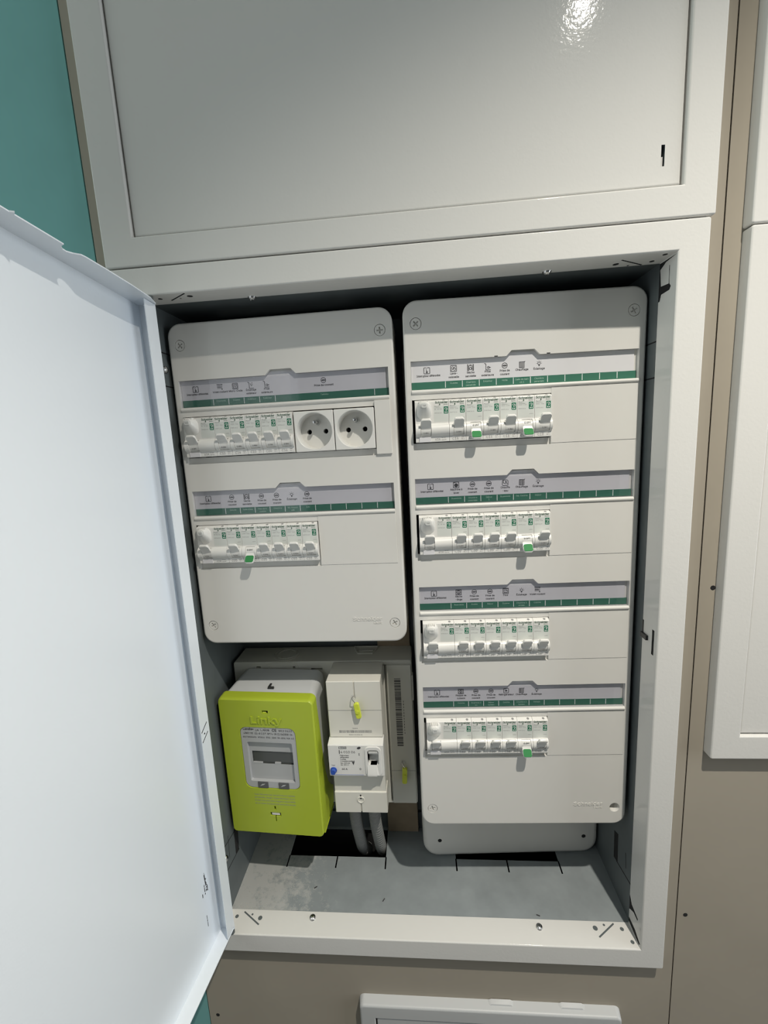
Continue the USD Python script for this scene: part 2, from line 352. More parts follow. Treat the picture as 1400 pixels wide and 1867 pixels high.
def lip_screw(x, y, z, s):
    m = lathe([(0.01, 3.0), (2.0, 2.7), (3.6, 1.6), (4.3, 0)], (x, y, z), 20, 'z')
    m = cat(m, bx(x - 2.2, x + 2.2, y - .45, y + .45, z + 2.3, z + 3.05), bx(x - .45, x + .45, y - 2.2, y + 2.2, z + 2.3, z + 3.05), cyl((x, y, z - 12), (x, y, z), 2.0, n=12))
    if s < 0: m.vertices[:, 2] = 2 * z - np.asarray(m.vertices)[:, 2]; m.invert()
    return m
for x, y, z, s in ((-152, -17.5, ZS, 1), (138.5, -19, ZS, 1), (-155, -10.5, ZT, -1), (143, -13.5, ZT, -1)):
    part(cab, 'machine_screw', lip_screw(x, y, z, s), 'steel', 'shiny cross-head screw')
def xslot(x, y0, y1, z0, z1, s=1): return bx(x - 0.06 if s > 0 else x - 0.5, x + 0.5 if s > 0 else x + 0.06, y0, y1, z0, z1)
def on_side(poly, x, t):   # polygon in (y, z), standing on the plane x
    m = trimesh.creation.extrude_polygon(poly, t, engine='earcut'); v = np.array(m.vertices); m.vertices = np.column_stack([v[:, 2] + x, v[:, 0], v[:, 1]]); m.fix_normals(); return m
XR, XL = XI1 + 1.14, XI0 - 1.54
part(cab, 'lip_slot', on_side(sg.Polygon([(-29.5, -355), (-33.5, -355), (-33.5, -383), (-29.5, -383)]), XI1 - 0.06, 0.5), 'dark_hole', smooth=False)
part(cab, 'side_slot', on_side(sg.Polygon([(39, -672), (28, -667), (27, -709), (38, -712)]), XR, 0.4), 'dark_hole', smooth=False)
part(cab, 'side_slot', on_side(sg.LineString([(30, -710), (-8, -702)]).buffer(0.9), XR, 0.4), 'dark_hole', smooth=False)
part(cab, 'side_slot', on_side(sg.LineString([(7, -673), (5, -693)]).buffer(0.6), XR, 0.4), 'dark_hole', smooth=False)
part(cab, 'lip_clip', cat(bx(XI1 - 2.5, XI1 + .4, -22, -10, -371, -366), bx(XI1 - .3, XI1 + 1, -12, -9.4, -372, -352)), 'black_plastic', smooth=False)
for zz in (-34, -70): part(cab, 'side_slot', bx(XI0 - 1.5, XI0 - 1.12, -8, 75, zz - .7, zz + .7), 'dark_hole', smooth=False)
for q, w in (([(-9, -662), (26, -669)], .6), ([(-8, -699), (30, -704.5)], .6), ([(5, -657), (3, -688)], .4)): part(cab, 'side_slot', on_side(sg.LineString(q).buffer(w), XL, 0.4), 'dark_hole', smooth=False)
part(cab, 'side_slot', on_side(sg.Polygon([(22, -664), (34, -668), (30, -705), (20, -702)]), XL, 0.4), 'dark_hole', smooth=False)
for zz in (-60, -95): part(cab, 'side_slot', bx(XI1 + 1.12, XI1 + 1.5, -8, 60, zz, zz + 1.4), 'dark_hole', smooth=False)
for y, z in ((1, -52), (-7, -680)):
    part(cab, 'side_screw', cat(lathe([(0.01, 3.0), (2.0, 2.7), (3.6, 1.6), (4.3, 0)], (0, 0, 0), 18, 'z').apply_transform(trimesh.transformations.rotation_matrix(math.pi / 2, [0, 1, 0])).apply_translation([XI0 - 1.3, y, z])), 'steel')
part(cab, 'corner_notch', on_side(sg.Polygon([(-38, 10.5), (-20.8, 9.6), (-11.1, 5.6), (-13.5, -10.0), (-27.9, -11.5), (-30.5, -14.5), (-28.5, -17.3), (-14.7, -17.6), (-12.3, -23.4), (-10.1, -23.4), (-10.1, 11.4)]), XI1 - 0.06, 0.5), 'dark_hole', smooth=False)
part(cab, 'corner_notch', on_side(sg.LineString([(-27.0, 4.4), (-27.4, -11.3)]).buffer(.4), XI1 - 0.06, 0.5), 'dark_hole', smooth=False)
part(cab, 'corner_notch', on_side(sg.Polygon([(-10.1, -714), (-15.4, -722.3), (-30.6, -724.7), (-29.8, -727.8), (-20.5, -727.5), (-12, -733), (-10.1, -735)]), XI1 - 0.06, 0.5), 'dark_hole', smooth=False)
part(cab, 'corner_notch', on_side(sg.Polygon([(-10.1, -747), (-25.5, -746.5), (-38, -751.5), (-35, -754.5), (-10.1, -753)]), XI1 - 0.06, 0.5), 'dark_hole', smooth=False)

# the open door: a folded sheet, hinged on the left jamb, standing open towards the camera
DA = np.array([-0.05043967, -0.9942256, 0.09471689]); DN = np.array([0.99871558, -0.05066745, 0.0])
DT = np.array([-259.69, -42.06, 3.41]); DB = np.array([-262.96, -41.92, -744.23]); DH = np.linalg.norm(DB - DT); DU = (DB - DT) / DH
def dmap(m):           # (s outward, n inward-facing depth, t down) -> world
    v = np.array(m.vertices); m = m.copy(); m.vertices = DT + np.outer(v[:, 0], DA) + np.outer(v[:, 1], DN) + np.outer(v[:, 2], DU); m.fix_normals(); return m
def dbx(s0, s1, n0, n1, t0, t1): return dmap(bx(s0, s1, n0, n1, t0, t1))
def sn_plate(poly, t0, t1):
    m = trimesh.creation.extrude_polygon(poly, t1 - t0, engine='earcut'); m.apply_translation([0, 0, t0]); return dmap(m)
DW = 470
top_fl = sg.Polygon([(0, 0), (DW, 0), (DW, 19.5), (149.6, 20.3), (148.3, 23.2), (146, 20.5), (109.4, 21.6), (108.6, 19.0), (106.5, 16.9), (104, 15.4), (100.5, 15.2), (97, 17.6), (94, 21.8), (90, 22.6), (70, 23.4), (40, 23.6), (14, 22.5), (0, 18.5)])
dr = part(cab, 'door', cat(dbx(-1, DW, -1, 0, 0, DH), sn_plate(top_fl, 0, 1.0), sn_plate(sg.Polygon([(0, 0), (DW, 0), (DW, 16), (0, 16)]), DH - 1, DH),
     dbx(-1, 0, 0, 17, 0, DH), dbx(0, 15.8, 16.2, 17.1, 1.5, DH - 5), dbx(DW - 1, DW, 0, 17, 0, DH)), 'door_paint', 'white door leaf with folded edges', smooth=False)
def on_door(name, poly, n0, mat, lab=None):
    m = cat([trimesh.creation.extrude_polygon(g, 0.12, engine='earcut') for g in getattr(poly, 'geoms', [poly])]); v = np.array(m.vertices); m.vertices = np.column_stack([v[:, 0], n0 + v[:, 2], v[:, 1]])
    part(dr, name, dmap(m), mat, lab, smooth=False)
for t0 in (458.5, 470.5): on_door('vent_slit', sg.LineString([(3, t0 - 4), (15, t0 + 3.5)]).buffer(0.55, cap_style=2), 17.1, 'dark_hole')
on_door('punched_hole', sg.Point(9.5, 465.5).buffer(1.0), 17.1, 'dark_hole')
for k, (s, t, w, h, tl) in enumerate(((20.5, 651, .8, 8, .3), (19.5, 660, 1.1, 9, -.2), (23, 664, .6, 7, .1), (17.6, 666, .6, 5, .1), (28, 668, .5, 2.4, 0), (25.5, 706, .35, 8, .1))):
    on_door('scuff_mark', sa.rotate(sg.box(s - w, t - h, s + w, t + h), 12 * tl).intersection(unary_union([sg.Point(s + rng.normal() * w * .6, t + rng.normal() * h * .6).buffer(0.4 + 0.9 * rng.random(), 3) for _ in range(17)])).buffer(0.05), 0.02, 'ink', 'dark scuff on the sheet')
part(cab, 'hinge_pin', cyl((-249.5, -38, ZT - 1), (-249.5, -38, ZT - 7), 3.0, n=16), 'galvanised')
part(cab, 'hinge_pin', cyl((-252, -38, ZS), (-252, -38, ZS + 5), 3.0, n=16), 'galvanised')

def access_cabinet(label, x0, x1, z0, z1, lock=None, w=(31.5, 28.5, 26.5)):
    c = thing('access_cabinet', label, 'wall cabinet', group=None)
    wl, wr, wz = w; f = 1.6
    def o(ins, y): return at_y(rrect(x0 + ins, z0 + ins, x1 - ins, z1 - ins, max(2.0 - ins, 0.2), 3), y)
    def i_(d, y): return at_y(rrect(x0 + wl - d, z0 + wz - d, x1 - wr + d, z1 - wz + d, 0.6, 3), y)
    L = [o(0, -27)]
    for k in range(5):
        a = math.pi / 2 * k / 4; L.append(o(f * (1 - math.cos(a)), YF + f * (1 - math.sin(a))))
    for k in range(5):
        a = math.pi / 2 * (1 - k / 4); L.append(i_(f * (1 - math.cos(a)), YF + f * (1 - math.sin(a))))
    L += [i_(0, -22), i_(1, -22), i_(1, -26), o(1, -26), o(1, -27), L[0]]
    part(c, 'front_frame', loft(L), 'white_paint')
    hole = sg.box(lock[0] - 1.5, lock[1] - 8.5, lock[0] + 1.5, lock[1] + 8.5) if lock else None
    d = part(c, 'door', pillow(x0 + wl + 1.2, z0 + wz + 1.2, x1 - wr - 1.6, z1 - wz - 1.2, 1.2, YF + 3.2, -20, 1.8, hole), 'white_paint', 'closed flush door')
    if lock:
        part(d, 'lock_slot', cat(hole_walls(hole, YF + 3.2, YF + 9), bx(lock[0] - 1.9, lock[0] + 1.9, YF + 9, YF + 9.4, lock[1] - 8.5, lock[1] + 8.5)), 'galvanised', smooth=False)
        part(d, 'lock_bolt', bx(lock[0] - 1.4, lock[0] + 0.4, YF + 4.3, YF + 9, lock[1] - 8.4, lock[1] - 0.5), 'white_paint', smooth=False)
    part(c, 'body', cat(bx(x0 + wl - 1, x1 - wr + 1, 60, 61, z0 + wz - 1, z1 - wz + 1), bx(x0 + wl - 2, x0 + wl - 1, -22, 61, z0 + wz - 1, z1 - wz + 1), bx(x1 - wr + 1, x1 - wr + 2, -22, 61, z0 + wz - 1, z1 - wz + 1),
        bx(x0 + wl - 1, x1 - wr + 1, -22, 61, z0 + wz - 2, z0 + wz - 1), bx(x0 + wl - 1, x1 - wr + 1, -22, 61, z1 - wz + 1, z1 - wz + 2)), 'galvanised', smooth=False)
    return c
access_cabinet('closed white steel cabinet with a small lock slot, mounted above the open cabinet', -290.3, 281.0, 39.4, 648, lock=(235, 91.5))
access_cabinet('closed white cabinet beside the open one, lower of its stack, ending above bare wall', 312.3, 884, -501, 28.2, w=(28.5, 28.5, 27.5))
access_cabinet('closed white cabinet stacked on another beside the lock-slot cabinet, cut off by the frame', 311.8, 884, 29.4, 640, w=(34, 28.5, 27.5))

hp = thing('access_hatch', 'pale grey plastic hatch under the open cabinet, on the beige plasterboard', 'wall hatch')
def hatch():
    f = 3.0
    def o(ins, y): return at_y(rrect(-93.9 + ins, -1190 + ins, 233.9 - ins, -861 - ins, max(6 - ins, 0.5), 4), y)
    L = [o(-1.5, YW)]
    for k in range(5):
        a = math.pi / 2 * k / 4; L.append(o(f * (1 - math.cos(a)), -40 + f * (1 - math.sin(a))))
    L += [o(19, -40), o(20, -39), o(20, -36)]
    return loft(L)
part(hp, 'frame', hatch(), 'meter_grey')
part(hp, 'door', pillow(-72, -1168, 212, -882.5, 3, -38.6, -31, 1.0), 'meter_grey')
for x in (88, 176):
    part(hp, 'clip_tab', hull([(x - 18, YW - 0.5, -860.5), (x + 18, YW - 0.5, -860.5), (x - 12, YW - 0.5, -857.5), (x + 12, YW - 0.5, -857.5), (x - 16, -34, -861.5), (x + 16, -34, -861.5), (x - 12, -33, -859), (x + 12, -33, -859)]), 'meter_grey')

# ------------------------------------------------------------------ pictograms for the label strips, in a unit box
def picto(kind):
    S = sg.LineString; w = .09
    if kind == 'rcd': return unary_union([frame_poly(0, 0, 1, 1, .09, .12).difference(sg.box(.4, .88, .6, 1.1)), lines([[(.5, .12), (.5, .45), (.38, .72)], [(.5, .8), (.5, .95)]], .08), ring(.5, .28, .15, .07), sg.Polygon([(.35, .3), (.65, .3), (.5, .14)])])
    if kind == 'socket': return unary_union([ring(.5, .5, .47, .09), lines([[(.14, .5), (.86, .5)]], .1)] + [sg.Point(x, .5).buffer(.1, 4) for x in (.32, .68)] + [lines([[(.3, .38), (.7, .38)], [(.3, .62), (.7, .62)]], .06)])
    if kind == 'bulb': return unary_union([ring(.5, .55, .25, .08), sg.box(.4, .1, .6, .32)] + [lines([[(.5 + .33 * math.cos(a), .55 + .33 * math.sin(a)), (.5 + .46 * math.cos(a), .55 + .46 * math.sin(a))]], .06) for a in np.radians((0, 45, 90, 135, 180))])
    if kind == 'radiator': return unary_union([frame_poly(.08, 0, .92, .95, .07)] + [sg.box(x, .05, x + .09, .9) for x in (.2, .36, .52, .68)] + [lines([[(.92, .85), (1.0, 1.0)]], .08)])
    if kind == 'dish': return unary_union([frame_poly(0, 0, 1, 1, .09, .1), ring(.35, .6, .2, .07), ring(.68, .38, .2, .07), lines([[(.15, .2), (.85, .85)]], .07)])
    if kind == 'towel': return unary_union([sg.box(0, 0, .14, 1), sg.box(.86, 0, 1, 1), sg.box(.2, 0, .28, .8), sg.box(.72, 0, .8, .8), ring(.5, .35, .22, .09), sg.box(.32, .72, .42, .95), sg.box(.46, .72, .56, .95), sg.box(.6, .72, .68, .95)])
    if kind == 'outdoor': return unary_union([lines([[(0, 1), (.25, .9), (.25, 0), (1, 0)]], .09), ring(.62, .35, .2, .08), lines([[(.62, .35), (1, .35)]], .1)])
    if kind == 'outlamp': return unary_union([lines([[(0, 1), (.25, .9), (.25, 0), (1, 0)]], .09), sg.Polygon([(.4, .75), (.62, .3), (.85, .6)]).difference(sg.Polygon([(.5, .7), (.62, .42), (.76, .6)])), lines([[(.7, .75), (.8, .9)]], .07)])
    if kind == 'washer': return unary_union([frame_poly(0, 0, 1, 1, .09, .1), sg.Point(.5, .45).buffer(.32, 8), sg.box(.12, .84, .4, .9)])
    if kind == 'dryer': return unary_union([frame_poly(0, 0, 1, 1, .1, .03), ring(.5, .48, .34, .1), ring(.5, .42, .16, .08), sg.box(.15, .82, .85, .88)])
    if kind == 'oven': return unary_union([frame_poly(0, 0, 1, 1, .1, .03), frame_poly(.2, .15, .8, .7, .08), sg.box(.15, .8, .85, .86), lines([[(.35, .3), (.65, .55)]], .06)])
    if kind == 'microwave': return unary_union([frame_poly(0, 0, 1, 1, .09, .12), frame_poly(.15, .15, .85, .65, .08), sg.box(.1, .76, .9, .84), sg.Point(.5, .4).buffer(.1, 5)])
    if kind == 'heater': return unary_union([frame_poly(0, 0, 1, 1, .09, .2), lines([[(.2, .9), (.2, .5), (.5, .35), (.9, .35)], [(.55, .8), (.75, .55)]], .08), sg.Point(.62, .62).buffer(.12, 5)])
    if kind == 'shutter': return unary_union([sg.box(0, .88, 1, 1)] + [sg.box(.05, z, .75, z + .07) for z in (.3, .43, .56, .69)] + [lines([[(.88, .9), (.88, .1)]], .06), sg.Polygon([(.74, .25), (1.0, .25), (.88, 0)])])
    if kind == 'hob': return unary_union([frame_poly(0, 0, 1, 1, .08, .05)] + [ring(x, z, .17, .07) for x in (.29, .71) for z in (.29, .71)] + [sg.box(.45, .08, .55, .92)])
    if kind == 'fridge': return unary_union([frame_poly(0, 0, 1, 1, .1, .15), sg.Point(.5, .5).buffer(.16, 5), lines([[(.5, .22), (.5, .78)], [(.25, .36), (.75, .64)], [(.25, .64), (.75, .36)]], .05)])
def put(poly, x, z, s): return sa.translate(sa.scale(poly, s, s, origin=(0, 0)), x - s / 2, z - s / 2)

# ------------------------------------------------------------------ distribution boards
PR = mat4(np.array([[0.99955985, -0.02939553, 0.00399999], [0.02936622, 0.99954279, 0.00719988], [-0.0042098, -0.00707925, 0.99996608]]), [0, 0, 0])
PL = mat4(np.array([[0.999920123, 0.0126025079, -0.000961799804], [-0.0125919803, 0.999868052, 0.0102625765], [0.00109100710, -0.0102496457, 0.999946876]]), [-261.35661309, 6.05595115, -3.26328915])
LAB = lambda k: sg.Polygon([(6.7, -91.0), (243.3, -91.0), (243.3, -61.3), (142.0, -61.3), (136.3, -55.6), (112.8, -55.6), (107.2, -61.3), (6.7, -61.3)])
X_MOD = 9.2
def distribution_board(label, m, rows, h, ends, covered):
    """rows: lists of (pictogram, [lines], [green band lines]); ends: where each row's modules stop."""
    b = thing('distribution_board', label, 'distribution board', m)
    holes, deep, floors = [], [], []
    for k, e in enumerate(ends):
        dz = -125.0 * k
        lab = sa.translate(LAB(k), 0, dz); pk = sg.box(6.7, -154.8 + dz, e + 0.6, -101.4 + dz); win = sg.box(6.7, -147.7 + dz, e + 0.6, -101.4 + dz)
        holes += [lab, pk]
        floors += [hole_walls(lab, 0, 5.0), cap(lab, 5.0), cap(pk.difference(win), 3.0), hole_walls(pk, 0, 3.0), hole_walls(win, 3.0, 5.0)]
    scr = [(13.5, -23.5), (236.5, -23.5), (13.5, -h + 23.5), (236.5, -h + 23.5)]
    holes += [sg.Point(*s).buffer(6.1, 10) for s in scr]
    floors += [hole_walls(sg.Point(*s).buffer(6.1, 10), 0, 9) for s in scr]
    part(b, 'cover', cat(pillow(0, -h, 250, 0, 15, 0, 56, 2.2, unary_union(holes), n=8, back=False), floors), 'board_plastic', 'white moulded front cover')
    for k, e in enumerate(ends):
        dz = -125.0 * k
        prof = [(0.9, -90.9 + dz)] + [(0.4 - 2.4 * math.sin(a), -93.2 + dz + 2.3 * math.cos(a)) for a in np.linspace(0, math.pi, 9)] + [(0.9, -95.5 + dz)]
        part(b, 'hinge_bar', xprism(prof, 6.8, 243.2), 'board_plastic')
        paper = part(b, 'label_strip', prism(sg.box(7.0, -83.2 + dz, 240.2, -57.0 + dz).intersection(sa.translate(LAB(k), 0, dz).buffer(-0.2)), 4.1, 4.5), 'paper', 'white paper label strip', smooth=False)
        gb = part(paper, 'green_band', bx(7.2, 242.6, 3.95, 4.5, -90.3 + dz, -82.8 + dz), 'green_band', 'dark green strip with white lettering', smooth=False)
        inks, pale, seps = [], [], []
        row = rows[k]; x = 7.3
        for kind, wd, ls, gl in row:
            c = x + wd / 2
            s = 6.3 if kind in ('socket', 'bulb', 'fridge') else 6.8
            up = 0.0 if kind != 'rcd' else -0.8
            if kind: inks.append(prism(put(picto(kind), c - (1.5 if kind == 'rcd' else 0), -70.2 + dz + up, s), 4.0, 4.12))
            for q, t in enumerate(ls): inks.append(text(t, 2.0, c, (-77.3 if kind == 'rcd' else -76.2) - 3.7 * q + dz, 4.08, depth=.08, bold=True, width=None if len(t) < 13 else min(25.5, 1.37 * len(t))))
            for q, t in enumerate(gl): pale.append(text(t, 1.7, c, -86.0 - 3.0 * q + dz, 3.95, depth=.08))
            x += wd
            if x < 240: seps.append(bx(x - 0.35, x + 0.35, 3.86, 4.0, -89.6 + dz, -83.1 + dz))
        while x < 231:
            x += 18
            if x < 240: seps.append(bx(x - 0.35, x + 0.35, 3.86, 4.0, -89.6 + dz, -83.1 + dz))
        part(paper, 'printed_lettering', cat(inks), 'ink', smooth=False)
        if pale: part(paper, 'white_lettering', cat(pale), 'pale_ink', smooth=False)
        part(paper, 'cell_marking', cat(seps), 'white_ink', smooth=False)
        if covered[k]:
            sh = sg.Polygon([(7.1, -90.7), (242.9, -90.7), (242.9, -61.7), (141.5, -61.7), (137.5, -59.2), (111.5, -59.2), (107.5, -61.7), (7.1, -61.7)])
            part(b, 'clear_cover', prism(sa.translate(sh, 0, dz), 0.25, 1.3), 'clear_cover', 'clear plastic flap over the label', smooth=False)
        if not covered[k]:
            for sx in (96.5, 150.7): part(b, 'hinge_slot', bx(sx - 1.8, sx + 1.8, -0.06, 0.5, -61.3 + dz, -60.3 + dz), 'black_plastic', smooth=False)
        part(b, 'blanking_plate', pillow(e + 0.4, -153.8 + dz, 243.6, -95.9 + dz, 0.5, -2.6 if e > 200 else -0.45, 1.0, 0.35), 'board_plastic')
        part(b, 'din_rail', cat(bx(4, 246, 41, 48, -136.5 + dz, -114 + dz)), 'galvanised', smooth=False)
    part(b, 'embossed_lettering', cat(text('Schneider', 4.4, 186.7, -h + 26.5, 0.05, 'l', depth=0.5, bold=True, width=35), text('Electric', 2.1, 221.5, -h + 22.6, 0.05, 'r', depth=0.4)), 'board_plastic')
    return b, scr
def cover_screw(b, sx, sz, ang, depth=0.4):
    a = math.radians(ang); q = unary_union([sa.rotate(sg.box(sx - 3.4, sz - .75, sx + 3.4, sz + .75), ang + d, origin=(sx, sz)) for d in (0, 90)])
    disc = sg.Point(sx, sz).buffer(5.65, 10)
    m = cat(cap(disc.difference(q), depth), hole_walls(disc, depth, depth + 4), hole_walls(q, depth, depth + 1.8), cap(q, depth + 1.8))
    part(b, 'cover_screw', m, 'board_plastic', 'white plastic cross-head screw')

R_ = ('rcd', 36, ['Interrupteur différentiel'], [])
def S(*g): return ('socket', 18, ['Prise de', 'courant'], list(g))
TW = ('towel', 18, ['Sèche', 'serviette'], ['Chambre', 'parentale'])
HE = lambda *g: ('radiator', 18, ['Chauffage'], list(g))
LI = lambda *g: ('bulb', 18, ['Éclairage'], list(g))
rowsR = [
    [R_, ('dish', 18, ['Lave-', 'vaisselle'], ['Cuisine']), TW, ('outdoor', 18, ['Prise', 'extérieure'], ['Extérieur']), S('Hotte'), HE('Salle de bain', 'ch 1'), LI('Chambre', 'parentale')],
    [R_, ('washer', 18, ['Machine à', 'laver'], ['Buanderie']), S('Chambre', 'parentale'), S('Séjour', '1'), ('heater', 18, ['Chauffe', '-eau'], ['Buanderie']), HE('Séj. Cuisine'), LI('Séjour')],
    [R_, ('dryer', 18, ['Sèche', '-linge'], ['Buanderie']), S('Entrée'), S('Séjour'), ('oven', 18, ['Four'], ['Cuisine']), LI('Chambre 1', 'entrée'), ('shutter', 18, ['Volet roulant'], ['Cuisine'])],
    [R_, ('hob', 18, ['Plaque de', 'cuisson'], ['Cuisine']), S('Chambre 2', 'wc'), S('Séjour', 'bureau'), ('fridge', 18, ['Réfrigérateur'], ['Cuisine']), HE('Chambre 2', 'bureau'), LI('Garage')]]
rowsL = [
    [R_, ('shutter', 18, ['Volet roulant'], ['Chambres']), ('microwave', 18, ['Micro-Onde'], ['Cuisine']), ('outlamp', 18, ['Éclairage', 'extérieur'], ['Extérieur']), ('outdoor', 18, ['Prise', 'extérieure'], ['Extérieur']), ('socket', 111.8, ['Prise de courant'], ['Tableau'])],
    [R_, S('Cuisine'), ('towel', 18, ['Sèche', 'serviette'], ['Salle d’eau']), S('Plan de tr.', 'cuisine'), S('Chambre'), LI('Wc Couloir', 'sdb'), S('Sdb')]]
brR, scrR = distribution_board('tall white four-row distribution board, nearer the closed side of the cabinet', PR, rowsR, 625, [153.6] * 4, [False, True, True, True])
brL, scrL = distribution_board('short white two-row distribution board with two sockets, above the green meter', PL, rowsL, 375, [226.2, 153.6], [True, True])
for (s, a) in zip(scrR[:3], (42, 30, 12)): cover_screw(brR, *s, a, 0.4)
part(brR, 'screw_well', cat(lathe([(6.1, 0.0), (5.6, 7), (4.6, 9.5), (0.01, 10.5)], (scrR[3][0], 0, scrR[3][1]), 24)), 'board_plastic', 'open well whose screw is missing')
for (s, a) in zip(scrL, (38, 2, 35, 30)): cover_screw(brL, *s, a, 0.5)
# the boxes behind the covers
def base_box(x0, x1, z0, z1, yf, yb, r, hl=()):
    hs = unary_union([sg.Point(*h).buffer(2.9, 8) for h in hl]) if hl else None
    m = [pillow(x0, z0, x1, z1, r, yf, yb, 6.0, hs, n=8)]
    return cat(m)
bR = rotz(3.0); bRt = np.array([-4.0, 70.5, 0.0])
def put_base(mesh):            # given in the box's own yawed frame, written into the board's frame
    v = np.asarray(mesh.vertices) @ bR.T + bRt; mesh.vertices = (v - PR[:3, 3]) @ PR[:3, :3]; return mesh
holesR = [(24.0, -728.5), (233.5, -727.5)]
part(brR, 'mounting_box', put_base(base_box(0, 254.0, -756.2, -20, 0, 33, 22, holesR)), 'board_plastic', 'white rear box reaching the cabinet bottom')
for hx, hz in holesR: part(brR, 'screw_hole', put_base(cyl((hx, 4.0, hz), (hx, 0.3, hz), 2.9, n=16)), 'dark_hole')
part(brR, 'spacer', cat(bx(14, 236, 54, 76, -610, -30)), 'board_plastic', smooth=False)
part(brL, 'mounting_box', cat(bx(36, 204, 48, 113, -372, 14.0, 3), bx(8, 242, 54, 112, -372, -30, 3)), 'board_plastic', 'white rear box')

# ------------------------------------------------------------------ modular devices
def body_profile():
    p = [(40, -101.8), (1.0, -101.8), (-4.7, -103.9), (-5.0, -104.2), (-5.1, -104.7), (-5.1, -126.9)]
    p += [(-2.0 - 7.6 * math.cos(a), -134 - 7.6 * math.sin(a)) for a in np.radians(np.linspace(-66, 66, 11))]
    p += [(-5.1, -141.1), (-5.1, -146.2), (-4.6, -146.9), (40, -146.9)]
    return p
def lever(x0, x1, on):
    P = np.array([(-5.5, -1.2), (-8.4, -1.2), (-9.5, 3.0), (-15.4, 9.9), (-15.2, 11.2), (-14.0, 12.1), (-12.9, 11.8), (-8.8, 6.4), (-5.5, 4.0)])
    piv = np.array([-7.0, 0.0]); L = []
    for x, k in ((x0, .80), (x0 + .35, .90), (x0 + 1.0, .965), (x0 + 2.1, 1.0), (x1 - 2.1, 1.0), (x1 - 1.0, .965), (x1 - .35, .90), (x1, .80)):
        q = piv + (P - piv) * k; L.append(np.column_stack([np.full(len(q), x), q]))
    n = len(P); m = loft(L); v = np.vstack([m.vertices, [[x0, *P.mean(0)], [x1, *P.mean(0)]]]); f = list(m.faces); e = (len(L) - 1) * n; c = len(v) - 2
    for i in range(n): f += [(c, (i + 1) % n, i), (c + 1, e + i, e + (i + 1) % n)]
    v = np.array(v)
    if not on: v[:, 2] *= -1
    v[:, 2] += -134.0
    m = trimesh.Trimesh(v, f, process=False); m.fix_normals(); return m
def green_face(x0, x1):
    a, b = np.array([-9.4, -136.6]), np.array([-15.5, -144.0]); d = (b - a) / np.linalg.norm(b - a); nrm = np.array([d[1], -d[0]])
    if nrm[0] > 0: nrm = -nrm
    L = np.linalg.norm(b - a); q = sg.Polygon(rrect(x0 + 0.35, L * 0.12, x1 - 0.35, L * 0.98, 1.9, 4))
    m = trimesh.creation.extrude_polygon(q, 0.55, engine='earcut'); v = np.array(m.vertices)
    yz = a + np.outer(v[:, 1], d) + np.outer(v[:, 2] - 0.1, nrm)
    m.vertices = np.column_stack([v[:, 0], yz]); m.fix_normals(); return m
def drum(x0, x1): return cut(cyl((x0, -2.0, -134), (x1, -2.0, -134), 6.9, n=28), bx(x0 - 1, x1 + 1, 0, 9, -150, -120))
GREEN_SIGN = unary_union([lines([[(.5, .16), (.5, .5), (.72, .5), (.5, .84), (.28, .66), (.28, .4)]], .1), sg.box(.2, .04, .42, .12), sg.box(.55, .04, .8, .12)])
def badge(t, x, z):
    part(t, 'green_badge', prism(sg.Polygon(rrect(x, z - 7.4, x + 4.7, z, .5, 2)), -5.22, -5.0), 'green_badge', smooth=False)
    s = unary_union([ring(x + 2.35, z - 2.7, 1.65, .38, 6).difference(sg.box(x, z - 4.4, x + 2.35, z - 2.7)), lines([[(x + 2.35, z - 4.6), (x + 2.35, z - 2.7), (x + 3.2, z - 2.0)]], .38), sg.box(x + 1.0, z - 6.6, x + 2.0, z - 5.4), sg.box(x + 2.7, z - 6.6, x + 3.7, z - 5.4)])
    part(t, 'badge_symbol', prism(s, -5.32, -5.2), 'white_ink', smooth=False)
def small_print(x, rating_lines):
    ms = [text('Resi9', 1.5, x, -110.2, -5.1, 'l'), text(rating_lines[0], 1.2, x, -113.0, -5.1, 'l'), text(rating_lines[1], 1.1, x, -116.9, -5.1, 'l'), bx(x, x + 7.2, -5.16, -5.0, -111.2, -110.95)]
    return ms
